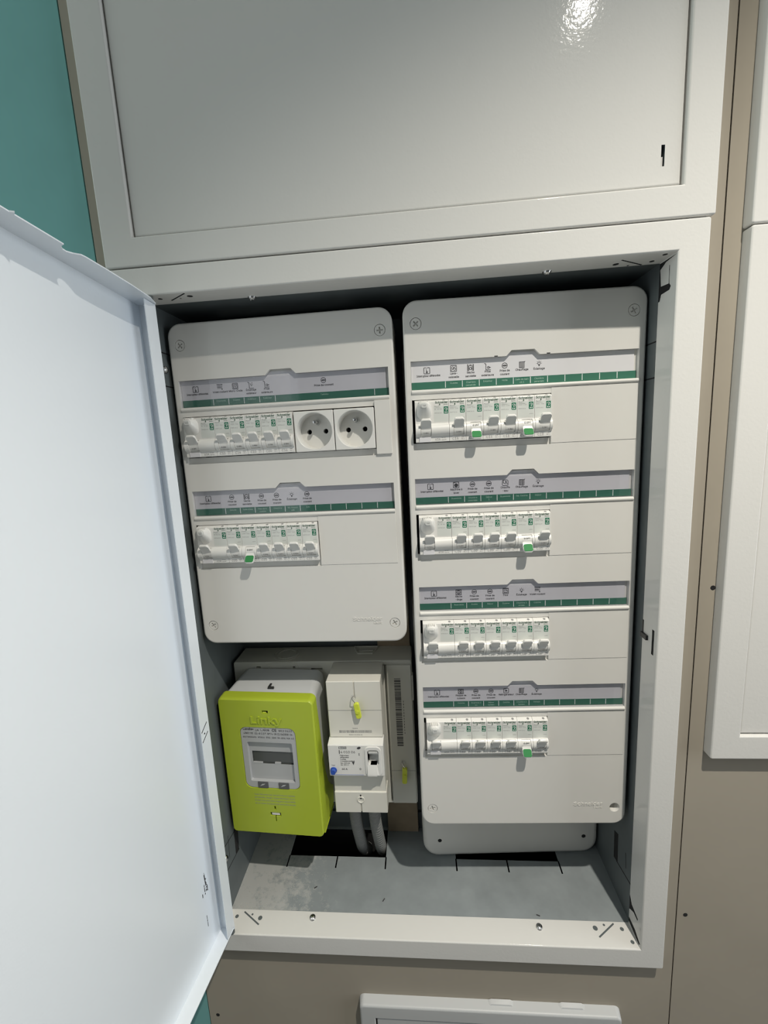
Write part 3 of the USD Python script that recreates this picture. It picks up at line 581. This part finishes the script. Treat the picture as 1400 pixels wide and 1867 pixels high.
def breaker(rating, on, label, m, group):
    t = thing('circuit_breaker', label, 'circuit breaker', m, group)
    b = xprism(body_profile(), 0.15, 17.85); lx0, lx1 = 4.7, 15.1
    b = cut(b, bx(lx0 - .25, lx1 + .25, -12, -1.2, -140.0, -127.6))
    part(t, 'body', b, 'module_plastic', 'white moulded body', smooth=35)
    part(t, 'print_panel', bx(0.4, 17.6, -5.16, -5.0, -125.6, -109.0), 'print_tint', smooth=False)
    part(t, 'toggle_drum', drum(lx0, lx1), 'module_plastic')
    lv = part(t, 'toggle', lever(lx0, lx1, on), 'module_plastic', 'white toggle up' if on else 'white toggle pushed down')
    if not on: part(lv, 'green_cap', green_face(lx0, lx1), 'green_plastic', 'green toggle face')
    part(t, 'brand_lettering', cat(text('Schneider', 2.35, 1.1, -106.6, -5.1, 'l', depth=.1, bold=True, width=15.2), sa_box(7.2, 10.0), text('Electric', 0.95, 16.2, -108.4, -5.1, 'r')), 'logo_ink', smooth=False)
    badge(t, 12.0, -109.7)
    part(t, 'printed_lettering', cat(small_print(1.2, ('230V  3 kA', 'R9PFC6' + rating[1:])), text('60898', .9, 16.4, -122.5, -5.1, 'r'), text('I.ON' if on else 'O.OFF', 1.75, (lx0 + lx1) / 2, -138.0 if on else -131.6, -8.35 if on else -8.6, depth=.35)), 'grey_ink', smooth=False)
    part(t, 'rating_lettering', cat(text(rating, 2.5, 3.0, -145.2, -5.1, 'l', bold=False), text('3000', .9, 15.5, -143.2, -5.1, 'r'), text('IEC  3', .9, 16.2, -145.0, -5.1, 'r')), 'grey_ink', smooth=False)
    part(t, 'terminal_screw', cyl((13.0, -2.0, -103.5), (13.0, -2.0 - .347 * .6, -103.5 + .938 * .6), 1.5, n=12), 'grey_ink')
    return t
def sa_box(x0, x1): return bx(x0 - 1.2, x0 - .2, -5.2, -5.0, -108.6, -106.9)
def rcd(label, m, group):
    t = thing('residual_current_switch', label, 'circuit breaker', m, group)
    lx0, lx1 = 5.6, 16.6
    b = xprism(body_profile(), 0.15, 35.85); b = cut(b, bx(lx0 - .25, lx1 + .25, -12, -1.2, -140.0, -127.6))
    part(t, 'body', b, 'module_plastic', 'white double-width body', smooth=35)
    part(t, 'print_panel', bx(20.0, 35.6, -5.16, -5.0, -125.6, -109.0), 'print_tint', smooth=False)
    part(t, 'toggle_drum', drum(lx0, lx1), 'module_plastic')
    part(t, 'toggle', lever(lx0, lx1, True), 'module_plastic', 'white toggle up')
    # moulded nose of the test button
    L = []
    for y, x0, x1, z0, z1, r in ((-5.0, 1.8, 17.6, -123.0, -103.4, 7.0), (-8.0, 2.4, 17.0, -119.5, -103.5, 6.0), (-11.5, 3.8, 15.2, -115.4, -103.9, 4.6), (-14.0, 5.4, 13.6, -112.2, -105.0, 3.2)):
        L.append(at_y(rrect(x0, z0, x1, z1, r, 6), y))
    nose = cat(loft(L), cap(sg.Polygon(L[-1][:, [0, 2]]), -14.0))
    nose.vertices[:, 2] = np.asarray(nose.vertices)[:, 2]
    part(t, 'test_nose', nose, 'module_plastic', smooth=50)
    part(t, 'test_button', pillow(6.3, -111.4, 12.7, -105.8, 2.0, -15.6, -13.9, .7), 'module_grey', 'grey test button')
    part(t, 'ribbed_edge', cat([bx(4.6 + i * 1.7, 5.2 + i * 1.7, -12.0 + abs(i - 2.5) * .3, -6.0, -105.6, -102.9) for i in range(6)]), 'module_plastic', smooth=False)
    part(t, 'label_holder', bx(3.8, 16.4, -6.0, -5.0, -146.6, -141.4, .25), 'paper')
    part(t, 'brand_lettering', cat(text('Schneider', 2.2, 21.6, -106.4, -5.1, 'l', depth=.1, bold=True, width=13.6), bx(26, 27, -5.2, -5, -108.4, -106.6), text('Electric', .95, 35.0, -108.2, -5.1, 'r')), 'logo_ink', smooth=False)
    badge(t, 30.7, -109.9)
    part(t, 'printed_lettering', cat(small_print(20.8, ('ID  30 mA', 'R9PRA263')), text('I.ON', 1.75, 11.1, -138.0, -8.35, depth=.35), text('Test', 1.2, 9.5, -109.2, -15.6, depth=.1)), 'grey_ink', smooth=False)
    part(t, 'rating_lettering', cat(text('63A', 2.2, 20.6, -145.2, -5.1, 'l'), text('30 mA', 1.0, 27.6, -143.0, -5.1, 'l'), text('type AC', 1.0, 27.6, -145.1, -5.1, 'l')), 'grey_ink', smooth=False)
    part(t, 'terminal_screw', cyl((31, -2.0, -103.5), (31, -2.0 - .347 * .6, -103.5 + .938 * .6), 1.5, n=12), 'grey_ink')
    return t
def socket(label, m, group):
    t = thing('power_socket', label, 'power socket', m, group)
    c = sg.Point(22.2, -125.0).buffer(20.4, 20); pin = (22.2, -114.9)
    holes = [sg.Point(22.2 + s * 9.5, -125.2).buffer(2.75, 8) for s in (-1, 1)]
    back = sg.Point(22.2, -125.0).buffer(19.0, 20)
    rim = lathe([(20.4, -4.2), (20.0, -3.9), (19.4, -1), (19.0, 13.0)], (22.2, 0, -125.0), 48)
    part(t, 'faceplate', cat(pillow(0.25, -147.2, 44.4, -102.9, 1.0, -4.2, 30, .7, c), rim, cap(back.difference(unary_union(holes)), 13.0), hole_walls(unary_union(holes), 13, 22)), 'module_plastic', 'white square faceplate with round well')
    for hq in holes: part(t, 'contact_hole', cap(hq, 20.0), 'dark_hole')
    part(t, 'earth_pin', cat(cyl((pin[0], 13, pin[1]), (pin[0], 0.5, pin[1]), 2.3, n=18), lathe([(2.3, 0.5), (1.8, -0.6), (0.01, -1.0)], (pin[0], 0, pin[1]), 18)), 'steel', 'metal earth pin')
    part(t, 'pin_collar', lathe([(3.6, 13.0), (3.6, 11.0), (2.4, 10.8)], (pin[0], 0, pin[1]), 20), 'module_grey')
    return t
ROW = {('R', 0): 'top row of the four-row board', ('R', 1): 'second row of the four-row board', ('R', 2): 'third row of the four-row board', ('R', 3): 'bottom row of the four-row board',
       ('L', 0): 'upper row of the two-row board', ('L', 1): 'lower row of the two-row board'}
def place(P, x, dz): return P @ mat4(np.eye(3), [x, 0, dz])
protos = {}
def add_breaker(side, k, i, rating, on, what):
    P = PR if side == 'R' else PL; m = place(P, X_MOD + 36 + 18 * i, -125.0 * k)
    label = f"{'white' if on else 'green-toggled'} breaker {what}, {ROW[(side, k)]}"
    g = 'circuit breakers, ' + ROW[(side, k)]
    if (rating, on) in protos: return copy_of(protos[(rating, on)], m, label, g)
    protos[(rating, on)] = breaker(rating, on, label, m, g); return protos[(rating, on)]
def add_rcd(side, k):
    P = PR if side == 'R' else PL; m = place(P, X_MOD, -125.0 * k); label = f"double-width white switch with test button, {ROW[(side, k)]}"
    if 'rcd' in protos: return copy_of(protos['rcd'], m, label, 'residual current switches')
    protos['rcd'] = rcd(label, m, 'residual current switches')
DEV = {('R', 0): [('C16', 1, 'under the dishwasher label'), ('C16', 0, 'under the towel-warmer label'), ('C16', 1, 'under the outdoor socket label'), ('C16', 1, 'under the socket label'), ('C16', 0, 'under the radiator label'), ('C10', 1, 'under the bulb label')],
       ('R', 1): [('C16', 1, 'under the washing machine label'), ('C20', 1, 'next to the washing machine breaker'), ('C20', 1, 'next to the water heater breaker'), ('C20', 1, 'under the water heater label'), ('C16', 0, 'under the radiator label'), ('C10', 1, 'under the bulb label')],
       ('R', 2): [('C16', 1, 'under the dryer label'), ('C20', 1, 'next to the dryer breaker'), ('C20', 1, 'next to the oven breaker'), ('C16', 1, 'under the oven label'), ('C10', 1, 'under the bulb label'), ('C16', 1, 'under the shutter label')],
       ('R', 3): [('C32', 1, 'under the hob label'), ('C20', 1, 'next to the hob breaker'), ('C20', 1, 'next to the fridge breaker'), ('C16', 1, 'under the fridge label'), ('C16', 0, 'under the radiator label'), ('C10', 1, 'under the bulb label')],
       ('L', 0): [('C10', 1, 'under the shutter label'), ('C16', 1, 'under the microwave label'), ('C10', 1, 'under the outdoor lamp label'), ('C20', 1, 'under the outdoor socket label'), ('C16', 1, 'touching the power socket')],
       ('L', 1): [('C20', 1, 'beside the double-width switch'), ('C20', 0, 'under the towel-warmer label'), ('C20', 1, 'following the green toggle'), ('C20', 1, 'just before the bulb breaker'), ('C10', 1, 'under the bulb label'), ('C10', 1, 'beside the blanking plate')]}
for (side, k), devs in DEV.items():
    add_rcd(side, k)
    for i, (r, on, what) in enumerate(devs): add_breaker(side, k, i, r, bool(on), what)
sk = socket('round-well white power socket next to the breakers, upper row of the two-row board', place(PL, 136.2, 0), 'power sockets')
copy_of(sk, place(PL, 181.3, 0), 'round-well white power socket next to the blanking plate, upper row of the two-row board', 'power sockets')

# ------------------------------------------------------------------ meter panel with its devices
mp = thing('meter_panel', 'cream moulded mounting panel behind the green meter, with barcode strip', 'mounting panel')
PX0, PX1, PZ0, PZ1, PY = -261.5, -9.8, -664.5, -440.5, 70.0
gro = unary_union([sg.box(-47.8, -661, -45.6, -447), sg.box(-229, -449.5, -222, -447), sg.box(-150, -453.5, -134, -450.5), sg.box(-176, -451, -172.5, -447.5), sg.box(-59, -448, -44, -446.4)])
part(mp, 'panel', cat(pillow(PX0, PZ0, PX1, PZ1, 3.0, PY, 112.4, 1.5, gro), hole_walls(gro, PY, PY + 6), cap(gro, PY + 6)), 'plate_plastic')
part(mp, 'knock_out', cat(lathe([(14, 0.0), (14, 1.2), (12.6, 1.2), (12.6, 0.0)], (-190, 92, PZ1 - 0.3), 30, 'z'), lathe([(19, 0.0), (19, .8), (18, .8), (18, 0.0)], (-190, 92, PZ1 - 0.3), 30, 'z')), 'plate_plastic')
part(mp, 'knock_out', prism(sg.Polygon(rrect(-212, PZ1 - 19, -168, PZ1 - 1, 8, 5)).difference(sg.Polygon(rrect(-210, PZ1 - 17, -170, PZ1 - 1.5, 7, 5))), PY - .7, PY + 1), 'plate_plastic')
hd = sg.Polygon([(-93, 110), (-59, 110), (-66, 91), (-86, 91)]).buffer(1.5)
part(mp, 'latch_rim', cat(flat_z(hd.difference(hd.buffer(-1.8)), PZ1 - .5, PZ1 + 1.3), flat_z(sg.box(-87, 98, -65, 100), PZ1 - .5, PZ1 + 1.2)), 'plate_plastic', smooth=False)
part(mp, 'panel_screw', cat(lathe([(5, -0.2), (4.6, -1.0), (0.01, -1.2)], (-214, PY, -461), 18), bx(-214.5, -213.5, PY - 1.35, PY - 1.1, -465, -457)), 'plate_plastic')
sc = part(mp, 'strip_cover', pillow(-44.4, -661.5, -11.0, -446, 1.0, PY - 3.2, PY + 1, .8), 'plate_plastic', 'cover strip with a barcode label')
part(sc, 'seam', bx(-44.6, -10.8, PY - 3.3, PY - 3.0, -608.6, -608.0), 'grey_ink', smooth=False)
def bars(x0, x1, z0, z1, n, y, vertical, seed):
    r = np.random.default_rng(seed); w = 0.6 + r.random(n) * 1.6; g = 0.5 + r.random(n) * 1.2; tot = (w + g).sum() - g[-1]; ms = []; a = 0.0
    for i in range(n):
        s, e = a / tot, (a + w[i]) / tot; a += w[i] + g[i]
        ms.append(bx(x0, x1, y, y + .14, z1 - e * (z1 - z0), z1 - s * (z1 - z0)) if vertical else bx(x0 + s * (x1 - x0), x0 + e * (x1 - x0), y, y + .14, z0, z1))
    return cat(ms)
part(sc, 'barcode', cat(bars(-34.6, -26.0, -569, -465.5, 46, PY - 3.3, True, 3), [bx(-23.6, -22.9, PY - 3.3, PY - 3.15, -550 + 4.4 * i, -547.4 + 4.4 * i) for i in range(12)]), 'ink', smooth=False)
part(sc, 'corner_clip', cat(bx(-13, -8.5, PY - 2, PY + 8, -500, -462, .8)), 'plate_plastic')

def seal(label, x, y, z, tilt, length=27):
    t = thing('security_seal', label, 'seal', mat4(np.eye(3), [x, y, z]))
    ca = trimesh.transformations.rotation_matrix(math.radians(tilt), [0, 1, 0], [0, 0, 0])
    body = cat(pillow(-1.0, -length, 6.0, -5.5, 2.6, -6.4, -2.8, 1.0), cyl((2.4, -6.6, -17), (2.4, -7.6, -17), 2.2, n=16)); body.apply_transform(ca)
    part(t, 'tag', body, 'seal_yellow')
    loop = tube([(0, 2.5, 1), (-1.6, -3.5, 1.5), (-.2, -6.6, 0), (1.8, -5.2, -4), (2.4, -4.6, -7)], .55, 8); part(t, 'wire', loop, 'steel')
    col = lathe([(3.6, 0.0), (3.2, -1.2), (1.8, -1.6), (0.8, -1.2)], (0, 0, 0), 18); part(t, 'collar', col, 'clear_cover')
    return t

mbk = thing('main_circuit_breaker', 'cream main circuit breaker with blue test button, beside the green meter', 'circuit breaker')
BX0, BX1 = -118.2, -48.8
part(mbk, 'body', xprism([(68, -441.5), (21, -441.5), (20, -442.5), (20, -630), (68, -630)], BX0 + .6, BX1 - .6), 'ivory_plastic')
uc = part(mbk, 'terminal_cover', cut(bx(BX0, BX1, 18.6, 40, -519, -440.6, .8), bx(-83.4, -81.6, 10, 22, -464, -439)), 'ivory_plastic')
part(uc, 'seam', bx(BX0 - .05, BX1 + .05, 18.52, 18.8, -481, -480.4), 'grey_ink', smooth=False)
lc = part(mbk, 'terminal_cover', cut(bx(BX0, BX1 + .4, 18.2, 40, -631, -599.5, .8), xprism([(14, -612), (24, -612), (24, -632), (14, -632)], -84.2, -82.4)), 'ivory_plastic')
part(lc, 'cover_screw', lathe([(5.2, 0), (4.8, -.9), (3.8, -1.0), (3.6, -.2), (0.01, 0.2)], (-83.3, 18.3, -611), 20), 'ivory_plastic')
part(lc, 'screw_slot', bx(-84.1, -82.5, 17.9, 18.6, -610, -603.5), 'black_plastic', smooth=False)
NY = 7.0
nose = hull([(x, y, z) for x in (BX0 - 1.0, BX1 + .6) for y, z in ((24, -519.2), (8.2, -521.2), (NY, -522.4), (NY, -565.0), (8.0, -566.4), (24, -568))])
WELL = sg.Polygon(rrect(-68.6, -549.5, -54.6, -528.0, 3.0, 4))
part(mbk, 'front_block', cut(nose, bx(-68.6, -54.6, 0, 18, -549.5, -528.0)), 'module_plastic')
part(mbk, 'toggle_well', cat(pillow(-72.4, -565.6, -51.4, -523.4, 6, NY - 1.3, NY + 1, .8, WELL, back=False), hole_walls(WELL, NY - 1.3, 18), cap(WELL, 17.8)), 'module_plastic')
part(mbk, 'toggle', cat(hull([(x, y, z) for x in (-67.6, -55.6) for y, z in ((15, -528.6), (5.6, -530.6), (6.0, -533.0), (14.5, -538))]), bx(-67.6, -55.6, 13.0, 17.5, -549, -537, .4)), 'module_grey')
part(mbk, 'toggle_ramp', hull([(x, y, z) for x in (-69.5, -57.5) for y, z in ((NY - 1.2, -548.5), (NY - 4.2, -560), (NY - 3.8, -563.0), (NY - 1.2, -565))] + [(-54.6, NY - 1.2, -563), (-55.5, NY - 2.6, -562)]), 'module_plastic')
part(mbk, 'test_button', cat(cyl((-114.0, NY, -557.4), (-114.0, NY - 4.5, -557.4), 3.6, 3.2, 20), cyl((-114.0, NY, -557.4), (-114.0, NY - 1.2, -557.4), 4.4, 4.2, 20)), 'blue_plastic', 'blue round test button')
yF = NY
part(mbk, 'printed_lettering', cat(bx(-105.2, -95.4, yF - .12, yF, -526.9, -523.7), text('4 010 06', 3.2, -103.6, -533.0, yF, 'l'), bx(-105.2, -104.4, yF - .12, yF, -534.0, -528.6),
    text('Disjoncteur', 1.6, -104.4, -537.0, yF, 'l', bold=True), text('différentiel', 1.6, -104.4, -539.7, yF, 'l', bold=True), text('2 pôles', 1.6, -104.4, -542.4, yF, 'l', bold=True), text('1 module protégé', 1.6, -104.4, -545.1, yF, 'l', bold=True),
    text('I∆n  500 mA', 1.5, -104.4, -548.0, yF, 'l', bold=True), text('Ue  250 V~', 1.5, -104.4, -550.5, yF, 'l', bold=True), text('60 A', 2.4, -103.4, -557.0, yF, 'l', bold=True), text('I', 2.8, -79.6, -536.0, yF, bold=True), text('0', 2.8, -79.3, -557.0, yF, bold=True), text('Test', 1.6, -114.0, -551.2, yF),
    prism(sa.rotate(sa.scale(sg.Point(-79.4, -525.6).buffer(2.0, 8), 1.25, .8), 20), yF - .12, yF), prism(sg.Polygon([(-89.5, -545.4), (-86.0, -545.4), (-87.6, -550)]), yF - .12, yF)), 'ink', smooth=False)
part(mbk, 'brand_lettering', text('BACO', 2.3, -100.3, -526.4, yF - .13, bold=True, depth=.1), 'white_ink', smooth=False)
part(mbk, 'front_line', bx(-118.5, -75, yF - .1, yF, -564.4, -564.0), 'blue_plastic', smooth=False)
part(mbk, 'barcode', cat(bars(-105.2, -63.2, -512.6, -509.0, 34, 18.5, False, 5), text('BACO 401006 50', 1.5, -84, -516.2, 18.55), text('FRANCE', 1.3, -84.5, -507.0, 18.55)), 'grey_ink', smooth=False)
seal('yellow-green seal hanging from the upper cover of the main breaker', -83.5, 18.0, -462, -8)
seal('yellow-green seal hanging on the barcode strip of the cream panel', -27.8, 66.0, -594, 3, 30)

mt = thing('electricity_meter', 'lime green electricity meter with grey display window', 'electricity meter', mat4(rotz(-3.3), [-197.5, 8.5, -558]))
def mloop(x0, z0, x1, z1, r, y): return at_y(rrect(x0, z0, x1, z1, r, 5), y)
part(mt, 'case', cat(loft([mloop(-52, -92, 62.5, 109, 10, 57.5), mloop(-57, -95, 63, 104.5, 10, 32), mloop(-61.5, -97, 63, 98.8, 8, 12), mloop(-60.5, -96, 62, 98, 6, 11)]), cap(sg.Polygon(rrect(-60.5, -96, 62, 98, 6, 5)), 11)), 'meter_grey', 'pale grey meter case')
winp = sg.Polygon(rrect(-37.2, -29.5, 37.8, 60.0, 9, 6))
cover = [at_y(rrect(-63.8, -99.4, 64.2, 100.6, 7, 5), 15.0), at_y(rrect(-63.6, -99.2, 64.0, 99.8, 6.5, 5), 4), at_y(rrect(-63.0, -98.6, 63.4, 98.6, 5.5, 5), 1.2), at_y(rrect(-61.9, -97.5, 62.3, 97.5, 4.6, 5), 0)]
def side_wing():
    q = sg.Polygon([(3, 94), (14, 96), (19, 55), (23, 10), (28, -22), (37, -46), (48, -61), (57, -69), (55, -94), (3, -94)])
    m = trimesh.creation.extrude_polygon(q, 1.2, engine='earcut'); v = np.array(m.vertices)
    xo = np.full(len(v), 63.0)
    m.vertices = np.column_stack([xo + v[:, 2], v[:, 0], v[:, 1]]); m.fix_normals(); return m
hol = unary_union([winp, sg.box(-4, 79.5, 4, 84), sg.Polygon([(-7.4, -70.6), (7.4, -70.6), (7.4, -65), (-7.4, -65)]), sg.box(-.7, -79, .7, -70.6), sg.box(-1.1, -61, 1.1, -55.5)])
part(mt, 'cover', cat(loft(cover), cap(sg.Polygon(cover[-1][:, [0, 2]]).difference(hol), 0), hole_walls(hol, 0, 3.0), side_wing(), bx(-57, 64, 8, 55, -99.4, -98.2)), 'lime_plastic', 'lime green front cover')
for q_ in (sg.box(-4, 79.5, 4, 84), sg.box(-.7, -79, .7, -70.6), sg.box(-1.1, -61, 1.1, -55.5), sg.box(-7.4, -70.6, 7.4, -65)): part(mt, 'slot_backing', cap(q_, 2.9), 'dark_hole')
part(mt, 'latch', bx(-5.6, 5.6, 0.6, 2.8, -69.6, -66.2, .3), 'ivory_plastic')
part(mt, 'latch', cat(bx(-3.6, 1.2, 1.2, 2.8, 79.7, 81.6, .2)), 'seal_yellow')
part(mt, 'embossed_lettering', text('Linky', 9.4, 0, 66.0, 0.05, depth=1.3, bold=True, width=43), 'lime_plastic')
part(mt, 'notice_lettering', cat([text(s, 2.0, 1.0, -39.6 - 4.5 * i, 0.0, width=56) for i, s in enumerate(('Toute intervention par une personne non habilitée', 'est interdite, danger : risque électrique. Ouvrir', 'le capot sans autorisation engage la responsabilité', 'de son auteur et expose à des poursuites pénales'))]), 'grey_ink', smooth=False)
bz = part(mt, 'window_bezel', cat(pillow(-37.0, -29.3, 37.6, 59.8, 9, 0.8, 5, .8, sg.Polygon(rrect(-29.5, -19.5, 31.5, 38.0, 2, 3)), back=False), hole_walls(sg.Polygon(rrect(-29.5, -19.5, 31.5, 38.0, 2, 3)), .8, 5.5), cap(sg.Polygon(rrect(-29.5, -19.5, 31.5, 38.0, 2, 3)).difference(sg.box(-26, 3.5, 30.2, 21.5)), 5.5)), 'bezel_grey', 'grey window bezel')
part(bz, 'display', cat(bx(-26, 30.2, 7.0, 8.0, 3.5, 21.5), hole_walls(sg.box(-26, 3.5, 30.2, 21.5), 5.5, 7.0)), 'lcd', 'dark switched-off display')
part(bz, 'display_ledge', cat(bx(-26, -13, 5.2, 7.0, 3.3, 5.0), bx(4, 12, 5.2, 7.0, 3.3, 5.6)), 'bezel_grey', smooth=False)
part(bz, 'printed_lettering', cat(text('Landis', 3.0, -33, 55.3, .7, 'l', bold=True), text('+', 3.0, -20.5, 55.3, .7, 'l', bold=True), text('LN', 2.6, -16, 54.2, .7, 'l'), text('L.AE0B', 2.6, -9, 54.6, .7, 'l'), text('CE', 3.6, 9.5, 54.2, .7, bold=True), text('M12 0122', 2.6, 15.5, 54.4, .7, 'l'),
    text('LINKY 90   G1-8 C.2/T  M°74  05 21 063008  06', 2.6, 0.4, 49.5, .7, width=66), text('031728106496   N°2021   IP53   230V  50-60Hz  90A  1/2', 2.1, 0.6, 44.3, .7, width=69)), 'ink', smooth=False)
for x0 in (-20.3, 8.2): 
    q = part(bz, 'push_button', pillow(x0, -29.0, x0 + 14.2, -19.9, 1.0, -0.1, 3, .6), 'button_grey')
    part(q, 'arrow_mark', prism(sg.Polygon([(x0 + 3, -26), (x0 + 8.5, -24.0), (x0 + 10.5, -22.0), (x0 + 6, -22.8)]), -.22, -.1), 'bezel_grey', smooth=False)
part(mt, 'case_notch', cat(flat_z(sg.box(-2, 20, 6, 22).union(sg.box(-2, 20, 0.5, 29)), 102.0, 104.6)), 'black_plastic', smooth=False)

bb = thing('backing_board', 'brown bare wooden board behind the cream meter panel', 'wooden board')
part(bb, 'plank', bx(-60, -12.2, 113.0, 119.4, ZI0 - .7, -150, .4), 'wood', smooth=False)
def conduit(label, pts):
    t = thing('corrugated_conduit', label, 'conduit', group=None)
    p = np.array(pts, float); tt = np.linspace(0, 1, len(p)); u = np.linspace(0, 1, 150)
    from scipy.interpolate import CubicSpline
    c = CubicSpline(tt, p)(u); r = 8.2 + 0.6 * np.sin(np.arange(150) * 2 * math.pi / 4.0)
    part(t, 'sleeve', tube(c, r, 18), 'conduit', smooth=60)
conduit('grey corrugated conduit under the main breaker, nearer the meter', [(-101, 58, -630.4), (-101, 60, -658), (-101, 66, -692), (-100, 77, -726), (-99, 89, -757), (-97, 101, -776), (-95, 110, -786)])
conduit('grey corrugated conduit under the main breaker, nearer the wooden board', [(-73, 58, -630.4), (-73, 60, -658), (-72.5, 66, -692), (-71.5, 77, -726), (-70.5, 89, -757), (-70.5, 101, -776), (-71, 110, -786)])
